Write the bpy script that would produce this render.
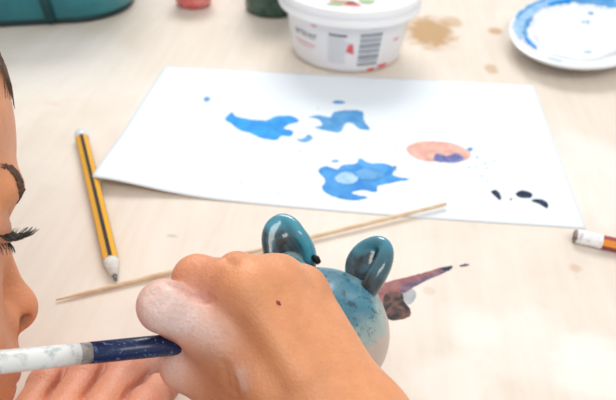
import bpy, bmesh, math, random
import numpy as np
from mathutils import Vector, Matrix
random.seed(7); rng = np.random.default_rng(7)
S = bpy.context.scene
for o in list(bpy.data.objects): bpy.data.objects.remove(o)

# ------------------------------------------------------------------ camera
CT = np.array([0.00886916, -0.30967077, 0.23587601])
CR = np.array([[0.99425811, -0.08824812, 0.06052335],
               [0.10151194, 0.59889307, -0.79436919],
               [0.03385457, 0.79595186, 0.60441253]])
FPX = 650.0
cam = bpy.data.cameras.new('camera'); co = bpy.data.objects.new('camera', cam)
S.collection.objects.link(co); S.camera = co
M4 = Matrix.Identity(4)
for i in range(3):
    for j in range(3): M4[i][j] = CR[i, j]
    M4[i][3] = CT[i]
co.matrix_world = M4
cam.sensor_width = 36; cam.lens = FPX / 616 * 36
cam.clip_start = .005; cam.clip_end = 20
cam.dof.use_dof = True; cam.dof.focus_distance = .235; cam.dof.aperture_fstop = 15

# ------------------------------------------------------------------ light
w = bpy.data.worlds.new('daylight'); S.world = w; w.use_nodes = True
bg = w.node_tree.nodes['Background']
bg.inputs[0].default_value = (.95, .98, 1, 1); bg.inputs[1].default_value = .73
def area(name, loc, target, size, power, col):
    l = bpy.data.lights.new(name, 'AREA'); l.shape = 'RECTANGLE'; l.size = size[0]; l.size_y = size[1]
    l.energy = power; l.color = col
    o = bpy.data.objects.new(name, l); S.collection.objects.link(o); o.location = loc
    o.rotation_euler = (Vector(target) - Vector(loc)).to_track_quat('-Z', 'Y').to_euler()
    return o
area('window_daylight', (-.3, 2.4, 2.3), (0, 0, 0), (1.8, 1.2), 66, (1, .98, .96))
area('fill_light', (.5, -1.2, 1.7), (0, 0, 0), (1.2, .6), 14, (1, .96, .9))  # added fill light, brightens the face and hand from the camera side
S.view_settings.view_transform = 'Standard'; S.view_settings.look = 'None'
S.view_settings.exposure = 0.0; S.view_settings.gamma = 1; S.view_settings.use_curve_mapping = False

# ------------------------------------------------------------------ helpers
def T(u, v, z=0.0):            # photo ray meets the height z
    d = CR @ np.array([(u - 308) / FPX, (200 - v) / FPX, -1.0]); s = (z - CT[2]) / d[2]
    return CT + s * d
def P(u, v, d):                # photo ray at depth d
    return CT + CR @ np.array([(u - 308) / FPX * d, (200 - v) / FPX * d, -d])
def V(a): return Vector([float(x) for x in a])
def link(o, parent=None):
    S.collection.objects.link(o)
    if parent is not None:
        o.parent = parent; o.matrix_parent_inverse = parent.matrix_basis.inverted()
    return o
def tag(o, label=None, cat=None, group=None, kind=None):
    if label: o['label'] = label
    if cat: o['category'] = cat
    if group: o['group'] = group
    if kind: o['kind'] = kind
    return o
def empty(name, loc, label, cat, group=None):
    o = bpy.data.objects.new(name, None); o.empty_display_size = .01; o.location = V(loc)
    link(o); return tag(o, label, cat, group)
def mesh_obj(name, verts, faces, mat, parent=None, smooth=True, label=None):
    me = bpy.data.meshes.new(name)
    me.from_pydata([tuple(map(float, v)) for v in verts], [], [tuple(int(i) for i in f) for f in faces])
    me.validate(); me.update()
    bm = bmesh.new(); bm.from_mesh(me); bmesh.ops.recalc_face_normals(bm, faces=bm.faces); bm.to_mesh(me); bm.free()
    if smooth: me.polygons.foreach_set('use_smooth', [True] * len(me.polygons))
    if isinstance(mat, (list, tuple)):
        for m in mat: me.materials.append(m)
    elif mat: me.materials.append(mat)
    o = bpy.data.objects.new(name, me); link(o, parent)
    if label: o['label'] = label
    return o
def bevel(o, w, seg=2):
    m = o.modifiers.new('bevel', 'BEVEL'); m.width = w; m.segments = seg; m.limit_method = 'ANGLE'; m.angle_limit = .7
    return o
class MB:
    def __init__(s): s.v = []; s.f = []
    def add(s, v, f):
        n = len(s.v); s.v += [tuple(map(float, a)) for a in v]; s.f += [tuple(int(i) + n for i in q) for q in f]; return s
    def box(s, c, d):
        x, y, z = c; a, b, h = d[0] / 2, d[1] / 2, d[2] / 2
        vs = [(x + i * a, y + j * b, z + k * h) for i in (-1, 1) for j in (-1, 1) for k in (-1, 1)]
        return s.add(vs, [(0, 1, 3, 2), (4, 6, 7, 5), (0, 4, 5, 1), (2, 3, 7, 6), (0, 2, 6, 4), (1, 5, 7, 3)])
    def lathe(s, c, prof, n=64, closed=True):   # prof [(r,z)...]
        vs = []; fs = []
        for r, z in prof:
            for k in range(n):
                a = 2 * math.pi * k / n; vs.append((c[0] + r * math.cos(a), c[1] + r * math.sin(a), c[2] + z))
        for i in range(len(prof) - 1):
            for k in range(n):
                k2 = (k + 1) % n; fs.append((i * n + k, i * n + k2, (i + 1) * n + k2, (i + 1) * n + k))
        if closed:
            fs.append(tuple(range(n))[::-1]); fs.append(tuple((len(prof) - 1) * n + k for k in range(n)))
        return s.add(vs, fs)
    def tube(s, pts, radii, n=12, twist=0.0, flat=1.0):
        pts = [np.array(p, float) for p in pts]; up = np.array([.13, .21, .97]); vs = []; fs = []
        for i, p in enumerate(pts):
            d = pts[min(i + 1, len(pts) - 1)] - pts[max(i - 1, 0)]; d /= np.linalg.norm(d) + 1e-12
            a = np.cross(d, up); a /= np.linalg.norm(a) + 1e-12; b = np.cross(a, d)
            for k in range(n):
                t = 2 * math.pi * k / n + twist; vs.append(p + radii[i] * (math.cos(t) * a + flat * math.sin(t) * b))
        for i in range(len(pts) - 1):
            for k in range(n):
                k2 = (k + 1) % n; fs.append((i * n + k, i * n + k2, (i + 1) * n + k2, (i + 1) * n + k))
        fs.append(tuple(range(n))[::-1]); fs.append(tuple((len(pts) - 1) * n + k for k in range(n)))
        return s.add(vs, fs)
    def build(s, name, mat, parent=None, smooth=True, label=None):
        return mesh_obj(name, s.v, s.f, mat, parent, smooth, label)
def smooth_by_angle(o, ang=.6):
    me = o.data
    bm = bmesh.new(); bm.from_mesh(me)
    for e in bm.edges:
        if len(e.link_faces) == 2 and e.calc_face_angle(0) > ang: e.smooth = False
    bm.to_mesh(me); bm.free(); return o

# ------------------------------------------------------------------ materials
def mat(name, col, rough=.5, metal=0, spec=.5, coat=0, sss=0, alpha=1, trans=0):
    m = bpy.data.materials.new(name); m.use_nodes = True; b = m.node_tree.nodes['Principled BSDF']
    b.inputs['Base Color'].default_value = (*col, 1); b.inputs['Roughness'].default_value = rough
    b.inputs['Metallic'].default_value = metal; b.inputs['Specular IOR Level'].default_value = spec
    b.inputs['Coat Weight'].default_value = coat; b.inputs['Coat Roughness'].default_value = .08
    if sss:
        b.inputs['Subsurface Weight'].default_value = sss; b.inputs['Subsurface Scale'].default_value = .004
        b.inputs['Subsurface Radius'].default_value = (1, .4, .2)
    if trans: b.inputs['Transmission Weight'].default_value = trans
    return m
def nd(m, t, **kw):
    n = m.node_tree.nodes.new(t)
    for k, v in kw.items():
        if hasattr(n, k): setattr(n, k, v)
    return n
def L(m, a, b): m.node_tree.links.new(a, b)
def bsdf(m): return m.node_tree.nodes['Principled BSDF']
def noise(m, scale, detail=4, rough=.5, vec=None, dist=0, stretch=None):
    n = nd(m, 'ShaderNodeTexNoise'); n.inputs['Scale'].default_value = scale; n.inputs['Detail'].default_value = detail
    n.inputs['Roughness'].default_value = rough; n.inputs['Distortion'].default_value = dist
    tc = nd(m, 'ShaderNodeTexCoord'); src = tc.outputs['Object']
    if stretch:
        mp = nd(m, 'ShaderNodeMapping'); mp.inputs['Scale'].default_value = stretch; L(m, src, mp.inputs['Vector']); src = mp.outputs[0]
    L(m, src, n.inputs['Vector']); return n.outputs['Fac']
def ramp(m, fac, stops):
    r = nd(m, 'ShaderNodeValToRGB'); e = r.color_ramp.elements
    while len(e) < len(stops): e.new(.5)
    for k, (p, c) in enumerate(stops):
        e[k].position = p; e[k].color = (*c, 1) if len(c) == 3 else c
    L(m, fac, r.inputs['Fac']); return r.outputs['Color']
def mix(m, fac, a, b, mode='MIX'):
    x = nd(m, 'ShaderNodeMix'); x.data_type = 'RGBA'; x.blend_type = mode
    for s, v in ((x.inputs[0], fac), (x.inputs[6], a), (x.inputs[7], b)):
        if isinstance(v, (int, float)): s.default_value = v
        elif isinstance(v, tuple): s.default_value = (*v, 1)
        else: L(m, v, s)
    return x.outputs[2]
def bump(m, h, strength=.3, dist=.001):
    b = nd(m, 'ShaderNodeBump'); b.inputs['Strength'].default_value = strength; b.inputs['Distance'].default_value = dist
    L(m, h, b.inputs['Height']); L(m, b.outputs[0], bsdf(m).inputs['Normal'])
def spot(m, c, r, soft, scale=60, wob=.35, sy=1.0):   # round worn patch about a point of the surface
    tc = nd(m, 'ShaderNodeTexCoord')
    mp = nd(m, 'ShaderNodeMapping'); mp.inputs['Location'].default_value = (-c[0], -c[1] * sy, 0); mp.inputs['Scale'].default_value = (1, sy, 0)
    L(m, tc.outputs['Object'], mp.inputs[0])
    ln = nd(m, 'ShaderNodeVectorMath', operation='LENGTH'); L(m, mp.outputs[0], ln.inputs[0])
    nz = noise(m, scale, 5, .6)
    a = nd(m, 'ShaderNodeMath', operation='MULTIPLY_ADD'); L(m, nz, a.inputs[0]); a.inputs[1].default_value = r * wob * 2; L(m, ln.outputs['Value'], a.inputs[2])
    mr = nd(m, 'ShaderNodeMapRange'); L(m, a.outputs[0], mr.inputs[0])
    mr.inputs[1].default_value = r + r * wob + soft; mr.inputs[2].default_value = r + r * wob - soft
    return mr.outputs[0]
def mul(m, a, k):
    x = nd(m, 'ShaderNodeMath', operation='MULTIPLY'); L(m, a, x.inputs[0])
    if isinstance(k, (int, float)): x.inputs[1].default_value = k
    else: L(m, k, x.inputs[1])
    return x.outputs[0]

# table: pale birch ply with dried paint and tea coloured stains
MT = mat('birch_ply', (.8, .7, .6), .5, spec=.25)
g = noise(MT, 9, 6, .6, stretch=(14, 1.2, 1), dist=.4)
cb = ramp(MT, g, [(.3, (.72, .625, .53)), (.7, (.785, .695, .605))])
cb = mix(MT, mul(MT, ramp(MT, noise(MT, 7, 6, .65), [(.48, (0, 0, 0)), (.66, (1, 1, 1))]), .5), cb, (.86, .80, .73))
def stain(c, p, r, soft, col, k, wob=.35, scale=60, sy=1.0):
    return mix(MT, mul(MT, spot(MT, p, r, soft, scale, wob, sy), k), c, col)
for (u, v, r, soft, col, k, wob, sc, sy) in [
    (430, 32, .021, .006, (.46, .26, .09), .9, .6, 110, .6), (452, 22, .010, .003, (.5, .3, .13), .6, .6, 110, .8),
    (495, 31, .0065, .002, (.52, .30, .13), .8, .3, 90, .8), (491, 69, .0055, .0015, (.50, .30, .13), .6, .6, 200, .6),
    (575, 268, .0032, .0012, (.62, .38, .25), .55, .4, 300, 1), (429, 291, .0031, .0006, (.60, .42, .30), .35, .2, 200, 1),
    (172, 236, .0030, .001, (.45, .40, .36), .55, .5, 300, 2), (53, 104, .006, .004, (.72, .42, .36), .3, .5, 100, 3),
    (530, 345, .030, .007, (.90, .86, .81), .35, .7, 45, 1.3), (470, 325, .012, .005, (.90, .86, .81), .35, .7, 60, 1),
    (600, 180, .034, .010, (.92, .89, .86), .4, .6, 40, .7), (600, 372, .02, .006, (.90, .86, .81), .6, .8, 60, 1),
    (60, 60, .05, .02, (.88, .84, .79), .6, .6, 30, 1), (455, 385, .018, .006, (.88, .84, .78), .5, .8, 60, 1)]:
    cb = stain(cb, T(u, v), r, soft, col, k, wob, sc, sy)
L(MT, cb, bsdf(MT).inputs['Base Color']); bump(MT, g, .06, .0004)

M_white = mat('white_plastic', (.86, .87, .89), .35)
M_lid = mat('lid_plastic', (.90, .905, .925), .3, coat=.3)
M_tub = mat('frosted_tub_plastic', (.80, .79, .81), .32, sss=.15)
M_grey = mat('label_grey_ink', (.25, .27, .32), .6); M_black = mat('label_black_ink', (.09, .09, .12), .6)
M_faint = mat('label_pale_ink', (.55, .57, .63), .6)
M_red = mat('label_red_ink', (.75, .13, .14), .5); M_pink = mat('label_pink_ink', (.80, .38, .40), .5)
M_green = mat('label_leaf_green', (.30, .45, .22), .5)
MP = mat('drawing_paper', (.80, .855, .90), .7, spec=.25)
pn = noise(MP, 900, 3); bump(MP, pn, .05, .0002)
def paint(name, c1, c2, scale=120, rough=.45, coat=0, th=(.4, .62)):
    m = mat(name, c1, rough, coat=coat, spec=.5 if coat else .12)
    L(m, ramp(m, noise(m, scale, 5, .6, dist=.6), [(th[0], c1), (th[1], c2)]), bsdf(m).inputs['Base Color'])
    bump(m, noise(m, scale * 3, 4), .10, .0004); return m
M_bl1 = paint('bright_blue_paint', (.005, .24, .68), (.012, .35, .83), 90)
M_bl2 = paint('mid_blue_paint', (.06, .28, .60), (.13, .38, .70), 90)
M_bl3 = paint('deep_blue_paint', (.02, .22, .62), (.07, .36, .76), 70)
M_bl4 = paint('pale_blue_paint', (.20, .44, .78), (.42, .64, .88), 120, th=(.3, .6))
M_pkp = paint('dried_pink_paint', (.70, .36, .29), (.80, .50, .42), 110, .6, 0)
M_ind = paint('indigo_paint', (.10, .12, .34), (.25, .25, .50), 250)
M_ink = paint('black_paint', (.008, .012, .03), (.03, .05, .11), 250)
M_yel = mat('yellow_lacquer', (.88, .42, .010), .4, coat=.1); M_blk = mat('black_lacquer', (.008, .007, .008), .45, spec=.2)
M_ora = mat('orange_lacquer', (.86, .27, .01), .3, coat=.4); M_drd = mat('dark_red_lacquer', (.30, .022, .012), .3, coat=.4)
M_cap = paint('grey_white_dip', (.60, .65, .70), (.78, .80, .82), 400, .4, .2)
M_tip = paint('whitewashed_wood', (.66, .66, .62), (.84, .82, .78), 500, .7, 0)
M_lead = mat('graphite', (.13, .13, .14), .35, metal=.3)
M_fer = paint('battered_pale_metal', (.62, .60, .58), (.88, .89, .91), 260, .3, .3, (.36, .46))
M_rub = paint('worn_eraser', (.16, .11, .10), (.45, .38, .34), 500, .8, 0)
MS = mat('bamboo', (.68, .46, .27), .5)
L(MS, ramp(MS, noise(MS, 60, 4, .6, stretch=(1, 6, 1)), [(.35, (.68, .48, .30)), (.65, (.80, .63, .44))]), bsdf(MS).inputs['Base Color'])
M_teal = paint('teal_plastic', (.018, .19, .235), (.03, .26, .31), 25, .4, .2)
M_tdk = mat('dark_teal_base', (.004, .030, .040), .4)
M_jar = paint('dark_green_jar_plastic', (.010, .045, .030), (.05, .11, .08), 90, .35, .3)
M_jarc = mat('smoky_grey_lid', (.30, .28, .24), .4)
M_rpot = paint('red_pot_plastic', (.66, .10, .09), (.80, .28, .26), 90, .4, .3)
M_rlid = mat('pale_pink_rim', (.80, .40, .38), .4)
M_dish = mat('white_china', (.84, .86, .89), .2, coat=.5)
M_wpaint = mat('wet_white_paint', (.92, .94, .96), .25, coat=.6)
bump(M_wpaint, noise(M_wpaint, 90, 3), .4, .003)

# ------------------------------------------------------------------ table and floor
TZ = -.62
tb = empty('table', (0, .22, TZ), 'pale birch plywood table stained with tea and dried paint, under everything', 'table')
o = MB().box((0, .22, -.011), (1.5, .94, .022)).build('tabletop', MT, tb, smooth=False); bevel(o, .004)
M_leg = mat('table_leg_beech', (.60, .44, .28), .5)
for x in (-.68, .68):
    for y in (-.18, .62):
        MB().tube([(x, y, -.022), (x, y, TZ)], [.025, .02], 16).build('leg', M_leg, tb)
MB().box((0, .22, -.055), (1.3, .74, .066)).build('apron', M_leg, tb, smooth=False)
M_floor = mat('grey_vinyl_floor', (.45, .43, .40), .5)
L(M_floor, ramp(M_floor, noise(M_floor, 8, 4), [(.4, (.42, .40, .37)), (.6, (.48, .46, .43))]), bsdf(M_floor).inputs['Base Color'])
fl = MB().box((0, .3, TZ - .02), (6, 5, .04)).build('floor', M_floor, smooth=False); tag(fl, kind='structure')

# ------------------------------------------------------------------ paper
def hfun(x, y):    # height of the paper: its near left corner rides up on the pencil
    c = T(92, 177, .008); d = math.hypot(x - c[0], (y - c[1]))
    z = .0078 * math.exp(-(d / .045) ** 2)
    return max(z, 0) + .0004
pc = [T(165, 67), T(534, 86), T(586, 229), T(92, 177, .008)]
def paper_pt(s, t):    # s 0..1 left-right, t 0..1 back-front
    a = pc[0] * (1 - s) + pc[1] * s; b = pc[3] * (1 - s) + pc[2] * s
    p = a * (1 - t) + b * t
    n = np.array([0, -1, 0]) * (.0035 * math.sin(math.pi * s) * t)           # front edge bows out
    n2 = np.array([-1, 0, 0]) * (.002 * math.sin(math.pi * t) * (1 - s))
    p = p + n + n2; p[2] = hfun(p[0], p[1]); return p
nx, ny = 90, 60
vs = [paper_pt(i / nx, j / ny) for j in range(ny + 1) for i in range(nx + 1)]
fs = [(j * (nx + 1) + i, j * (nx + 1) + i + 1, (j + 1) * (nx + 1) + i + 1, (j + 1) * (nx + 1) + i) for j in range(ny) for i in range(nx)]
pap = mesh_obj('paper_sheet', vs, fs, MP)
tag(pap, 'large white sheet of paper spattered with blue paint, its corner lying on the pencil', 'paper')
m = pap.modifiers.new('thickness', 'SOLIDIFY'); m.thickness = .0003; m.offset = -1

def catmull(pts, n=6):
    out = []; N = len(pts)
    for i in range(N):
        p0, p1, p2, p3 = (np.array(pts[(i + k - 1) % N], float) for k in range(4))
        for k in range(n):
            t = k / n
            out.append(.5 * (2 * p1 + (p2 - p0) * t + (2 * p0 - 5 * p1 + 4 * p2 - p3) * t * t + (3 * p1 - p0 - 3 * p2 + p3) * t ** 3))
    return out
def blot(name, pix, m, parent, label=None, th=.00022, zf=None, jag=.5, n=6, rise=.0):
    """low film of paint: outline, a rounded shoulder and a flat top"""
    zf = zf or (lambda x, y: hfun(x, y))
    cur = catmull(pix, n)
    cur = [c + rng.normal(0, jag, 2) * .35 for c in cur]
    W = [T(c[0], c[1], .0006) for c in cur]; N = len(W); mb = MB()
    bm = bmesh.new(); vv = [bm.verts.new((p[0], p[1], 0)) for p in W]; f = bm.faces.new(vv); f.normal_update()
    if f.normal.z < 0: bmesh.ops.reverse_faces(bm, faces=[f])
    r1 = bmesh.ops.inset_region(bm, faces=[f], thickness=th * .5, depth=0, use_even_offset=False)
    bmesh.ops.triangulate(bm, faces=[g for g in bm.faces if len(g.verts) > 4])
    base = set(vv)
    for v_ in bm.verts:
        z0 = zf(v_.co.x, v_.co.y) + rise
        v_.co.z = z0 + (.00001 if v_ in base else th)
    # close underneath with a skirt a hair below the surface
    be = [e for e in bm.edges if len(e.link_faces) == 1]
    r = bmesh.ops.extrude_edge_only(bm, edges=be)
    for v_ in [g for g in r['geom'] if isinstance(g, bmesh.types.BMVert)]: v_.co.z -= .0002
    me = bpy.data.meshes.new(name); bm.normal_update(); bm.to_mesh(me); bm.free()
    me.materials.append(m)
    o = bpy.data.objects.new(name, me); link(o, parent)
    if label: o['label'] = label
    return o
def ov(u, v, a, b, k=7, w=.12, rot=0):
    out = []
    for i in range(k):
        t = 2 * math.pi * i / k; r = 1 + rng.uniform(-w, w); x, y = a * r * math.cos(t), b * r * math.sin(t)
        out.append((u + x * math.cos(rot) - y * math.sin(rot), v + x * math.sin(rot) + y * math.cos(rot)))
    return out
B = lambda pix, m, lab=None, **k: blot('paint_blot', pix, m, pap, lab, **k)
B([(225, 119), (232, 112), (236, 116), (250, 119), (266, 120), (276, 116), (292, 116), (299, 121), (290, 124), (284, 128), (293, 131), (291, 136), (281, 136), (276, 140), (262, 138), (250, 133), (240, 130), (232, 124)], M_bl1, 'bright blue paint blot shaped like a fish')
B([(297, 139), (304, 138), (308, 134), (313, 138), (306, 142), (299, 141)], M_bl2)
B([(308, 117), (319, 115), (330, 117), (334, 112), (346, 110), (362, 111), (364, 120), (370, 129), (360, 129), (352, 123), (345, 124), (340, 132), (328, 131), (314, 127), (322, 125), (318, 119)], M_bl2, 'greyish blue paint blot with a bite out of its underside')
B(ov(339, 102, 6, 1.8), M_bl2); B(ov(207, 99, 3.2, 2.4), M_bl2)
B([(318, 170), (326, 166), (337, 169), (342, 165), (356, 163), (360, 158), (370, 163), (384, 163), (395, 168), (393, 175), (410, 179), (400, 181), (390, 183), (378, 186), (376, 192), (362, 190), (352, 193), (368, 197), (356, 200), (343, 199), (330, 195), (322, 188), (325, 180)], M_bl3, 'largest blue paint blot with pale wet patches')
B(ov(346, 178, 11, 6.5, 8), M_bl4, 'pale patch inside the largest blue blot', rise=.00022, th=.00006)
B(ov(369, 174, 14, 6, 8), M_bl2, 'lighter patch inside the largest blue blot', rise=.00022, th=.00006)
B(ov(335, 161, 4, 1.3), M_bl2); B(ov(395, 167, 2, 1.5), M_ind)
B([(406, 149), (414, 143), (430, 141), (452, 143), (466, 149), (471, 155), (462, 161), (440, 162), (418, 159)], M_pkp, 'pale salmon pink round paint stain', th=.0002)
B([(434, 160), (437, 153), (447, 156), (456, 153), (464, 158), (458, 162), (444, 162)], M_ind, rise=.00018, th=.0002)
B([(491, 191), (497, 190), (501, 196), (500, 200), (494, 195)], M_ink); B([(516, 193), (522, 190), (532, 193), (530, 198), (519, 197)], M_ink)
B([(533, 199), (541, 199), (548, 203), (547, 208), (539, 204), (532, 201)], M_ink)
B(ov(511, 199, 1.4, 1), M_ink)
for u, v, r in [(381, 160, 1), (396, 170, 1), (306, 165, .8), (312, 172, .7), (470, 149, 2.8), (477, 157, 1.3), (485, 163, 1.2), (487, 168, 1), (397, 148, .9), (400, 143, .7), (476, 166, .9), (469, 167, 1), (482, 176, 1), (318, 108, .8), (241, 182, .8), (278, 193, .7), (487, 181, 1), (494, 160, .9), (526, 205, .7), (300, 151, .8)]:
    B(ov(u, v, r, r * .7, 6), M_bl2, jag=.1)

# ------------------------------------------------------------------ dried spill beside the clay animal
z0 = lambda x, y: 0.00005
sp = empty('paint_spill', T(405, 292), 'pinkish purple smear of watery paint running out from behind the clay animal', 'paint spill')
M_sm1 = paint('rosy_wash', (.27, .10, .11), (.36, .16, .15), 130, .5, 0)
M_sm2 = paint('purple_wash', (.12, .08, .13), (.26, .16, .22), 130, .5, 0)
M_sm3 = paint('dark_brown_wash', (.035, .03, .035), (.20, .10, .075), 180, .5, 0)
M_sm4 = paint('pale_blue_wash', (.33, .36, .40), (.50, .48, .47), 130, .5, 0)
blot('pale_wash', [(400, 295), (404, 288), (414, 289), (416, 296), (411, 303), (403, 303)], M_sm4, sp, 'pale grey blue edge of the spill', th=.00012, zf=z0)
blot('pink_wash', [(376, 302), (378, 286), (392, 280), (408, 276), (424, 272), (445, 266), (448, 269), (430, 277), (414, 284), (402, 291), (396, 300), (384, 306)], M_sm1, sp, 'rosy streak of the spill', th=.00014, zf=z0, rise=.00004)
blot('purple_wash', [(400, 286), (414, 280), (430, 274), (446, 267), (450, 267), (446, 271), (430, 278), (414, 286), (404, 292)], M_sm2, sp, th=.00012, zf=z0, rise=.00018)
blot('brown_puddle', [(384, 296), (392, 291), (402, 292), (404, 300), (410, 308), (410, 315), (400, 319), (388, 318), (384, 308)], M_sm3, sp, 'dark glossy puddle end of the spill', th=.0002, zf=z0, rise=.0001)
blot('dark_drop', [(441, 268), (447, 266), (453, 266), (448, 270)], M_ink, sp, th=.00016, zf=z0, rise=.0003)
blot('purple_wash', [(459, 265), (466, 263), (470, 264), (463, 266)], M_sm2, sp, th=.00012, zf=z0)

# ------------------------------------------------------------------ pencils and skewer
def frame_pts(a, b):
    d = np.array(b) - np.array(a); ln = np.linalg.norm(d); return d / ln, ln
def hexring(mb_lists, a, b, r0, r1, twist):
    pass
def pencil_body(a, b, r, mats, pattern, name, parent, twist=0.0, label=None, cw=(.1,) * 6):
    """hexagonal barrel whose six faces take the lacquer given by pattern"""
    d, ln = frame_pts(a, b); up = np.array([0, 0, 1.]); s = np.cross(d, up); s /= np.linalg.norm(s); u2 = np.cross(s, d)
    vs = []; fs = []; mi = []
    k0 = []
    for ci in range(6):            # each corner softened by two points
        for off in (-cw[ci], cw[ci]): k0.append(ci * math.pi / 3 + off + twist)
    for p in (a, b):
        for t in k0: vs.append(np.array(p) + r * (math.cos(t) * s + math.sin(t) * u2))
    for k in range(12):
        k2 = (k + 1) % 12; fs.append((k, k2, 12 + k2, 12 + k)); mi.append(pattern[(k // 2) % 6] if k % 2 else pattern[6 + (k // 2) % 6])
    fs.append(tuple(range(12))[::-1]); fs.append(tuple(range(12, 24))); mi += [0, 0]
    me = bpy.data.meshes.new(name); me.from_pydata([tuple(map(float, v)) for v in vs], [], fs)
    for m in mats: me.materials.append(m)
    me.polygons.foreach_set('material_index', mi); me.update()
    bm = bmesh.new(); bm.from_mesh(me); bmesh.ops.recalc_face_normals(bm, faces=bm.faces); bm.to_mesh(me); bm.free()
    o = bpy.data.objects.new(name, me); link(o, parent)
    if label: o['label'] = label
    return o
r = .0043; zc = r * .9
A_ = T(81, 134, zc); B_ = T(116, 281, zc); B_[2] = zc; d, ln = frame_pts(A_, B_)
pe = empty('pencil', A_ - np.array([0, 0, zc]), 'yellow and black striped pencil with a white tip, under the paper corner', 'pencil')
A_[2] = B_[2] = zc; d, ln = frame_pts(A_, B_)
q = lambda t: A_ + d * t
MB().tube([q(-.0002), q(.0006), q(.007), q(.0072)], [r * .75, r * 1.03, r * 1.05, r * .99], 24).build('dipped_end', M_cap, pe, label='pale grey dipped end')
pencil_body(q(.0065), q(ln - .0155), r, [M_yel, M_blk], [0, 0, 0, 0, 0, 0, 1, 1, 1, 1, 1, 1], 'barrel', pe, twist=math.pi / 6 + .0, cw=(.04, .25, .04, .1, .1, .1))
MB().tube([q(ln - .0157), q(ln - .0125), q(ln - .004)], [r * .93, r * .82, r * .36], 20).build('sharpened_cone', M_tip, pe, label='whitewashed sharpened wood')
MB().tube([q(ln - .0041), q(ln - .001), q(ln)], [r * .34, r * .20, r * .06], 12).build('lead_point', M_lead, pe)

r2 = .0039
A2 = T(571, 235, r2); B2 = T(616, 245, r2); d2, l2 = frame_pts(A2, B2)
pe2 = empty('pencil', A2 - np.array([0, 0, r2]), 'orange pencil with a battered pale ferrule, touching the paper corner', 'pencil')
q2 = lambda t: A2 + d2 * t
MB().tube([q2(.0012), q2(.0018), q2(.0035)], [r2 * .7, r2 * .92, r2 * .96], 20).build('eraser', M_rub, pe2, label='worn dark eraser')
fp = []; fr = []
for k in range(16):
    fp.append(q2(.003 + k * .0009)); fr.append(r2 * (1.0 + (.05 if k in (3, 4, 8, 9, 14, 15) else 0)))
MB().tube(fp, fr, 24).build('ferrule', M_fer, pe2, label='battered silvery white ferrule')
pencil_body(q2(.0162), q2(.12), r2, [M_ora, M_drd], [0, 1, 0, 1, 1, 1, 1, 1, 1, 1, 1, 1], 'barrel', pe2, twist=math.radians(6), cw=(.03,) * 6)
MB().tube([q2(.12), q2(.135)], [r2 * .97, r2 * .3], 20).build('sharpened_cone', MS, pe2)
MB().tube([q2(.135), q2(.139)], [r2 * .3, r2 * .08], 12).build('lead_point', M_lead, pe2)

sa = T(56, 300, .0013); sb = T(446, 204, .0030); ds, ls = frame_pts(sa, sb)
qs = lambda t: sa + ds * t
sk = MB().tube([qs(0), qs(.004), qs(.014), qs(.05), qs(ls - .001), qs(ls)], [.0003, .0006, .0010, .0012, .0012, .0010], 14).build('wooden_skewer', MS)
tag(sk, 'thin pointed bamboo skewer lying behind the fist, its end on the paper', 'skewer')

# ------------------------------------------------------------------ lidded tub
tc0 = np.array([-.0040, .2185, 0.])
HT = .044
tub = empty('food_tub', tc0, 'white plastic food tub with lid, barcode and red print, behind the paper', 'tub')
rb, rt = .0462, .0528
def tub_r(z): return rb + (rt - rb) * min(max(z - .004, 0) / (HT - .004), 1)
prof = [(.0001, .0012), (rb - .008, .0012), (rb - .006, 0), (rb - .0035, 0), (rb - .0008, .0018), (rb, .0045)] + [(tub_r(z), z) for z in np.linspace(.008, HT, 8)] + [(rt - .001, HT + .003), (.0001, HT + .003)]
MB().lathe(tc0, prof, 96, closed=False).build('tub_body', M_tub, tub)
lr = .0590
lprof = [(rt + .0006, HT + .001), (lr - .0016, HT - .0010), (lr - .0004, HT - .0006), (lr, HT + .0004), (lr - .0002, HT + .0035), (lr - .0016, HT + .0046), (lr - .0018, HT + .0056), (lr - .0006, HT + .0066), (lr - .0006, HT + .0105), (lr - .0012, HT + .0120), (lr - .0035, HT + .0128), (lr - .0055, HT + .0120), (lr - .0068, HT + .0095), (lr - .009, HT + .0092), (.0001, HT + .0092)]
lid = MB().lathe(tc0, lprof, 96, closed=False).build('lid', M_lid, tub)
def wrap(name, quads, m, label=None, parent=tub, z_add=.00015, dens=1):
    """flat prints bent round the wall: list of polygons in (angle in degrees, height)"""
    mb = MB()
    for poly in quads:
        vs = []
        for a, z in poly:
            rr = tub_r(z) + z_add; t = math.radians(a); vs.append((tc0[0] + rr * math.cos(t), tc0[1] + rr * math.sin(t), z))
        mb.add(vs, [tuple(range(len(vs)))])
    return mb.build(name, m, parent, label=label, smooth=False)
def strip(a0, a1, z0_, z1_):
    n = max(1, int(abs(a1 - a0) / 2)); return [[(a0 + (a1 - a0) * k / n, z0_), (a0 + (a1 - a0) * (k + 1) / n, z0_), (a0 + (a1 - a0) * (k + 1) / n, z1_), (a0 + (a1 - a0) * k / n, z1_)] for k in range(n)]
def ang(u):                 # angle on the wall seen at column u
    best = None
    for a in np.arange(180, 360, .5):
        t = math.radians(a); rr = tub_r(.02); p = np.array([tc0[0] + rr * math.cos(t), tc0[1] + rr * math.sin(t), .02])
        qq = CR.T @ (p - CT); uu = 308 - FPX * qq[0] / qq[2]
        if qq[2] < 0 and (best is None or abs(uu - u) < best[0]):
            # only the side that faces the lens
            nrm = np.array([math.cos(t), math.sin(t), 0])
            if nrm @ (CT - p) > 0: best = (abs(uu - u), a)
    return best[1]
a0, a1 = ang(358), ang(379)
wrap('barcode_panel', strip(a0 - 1.2, a1 + 1.2, .006, .0375), M_white, 'white panel behind the bars')
bars = []
z = .0075
for wd in [.0022, .0008, .0014, .0030, .0008, .0020, .0012, .0026, .0010, .0018, .0008, .0024]:
    bars += strip(a0, a1, z, z + wd); z += wd + .0008
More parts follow.
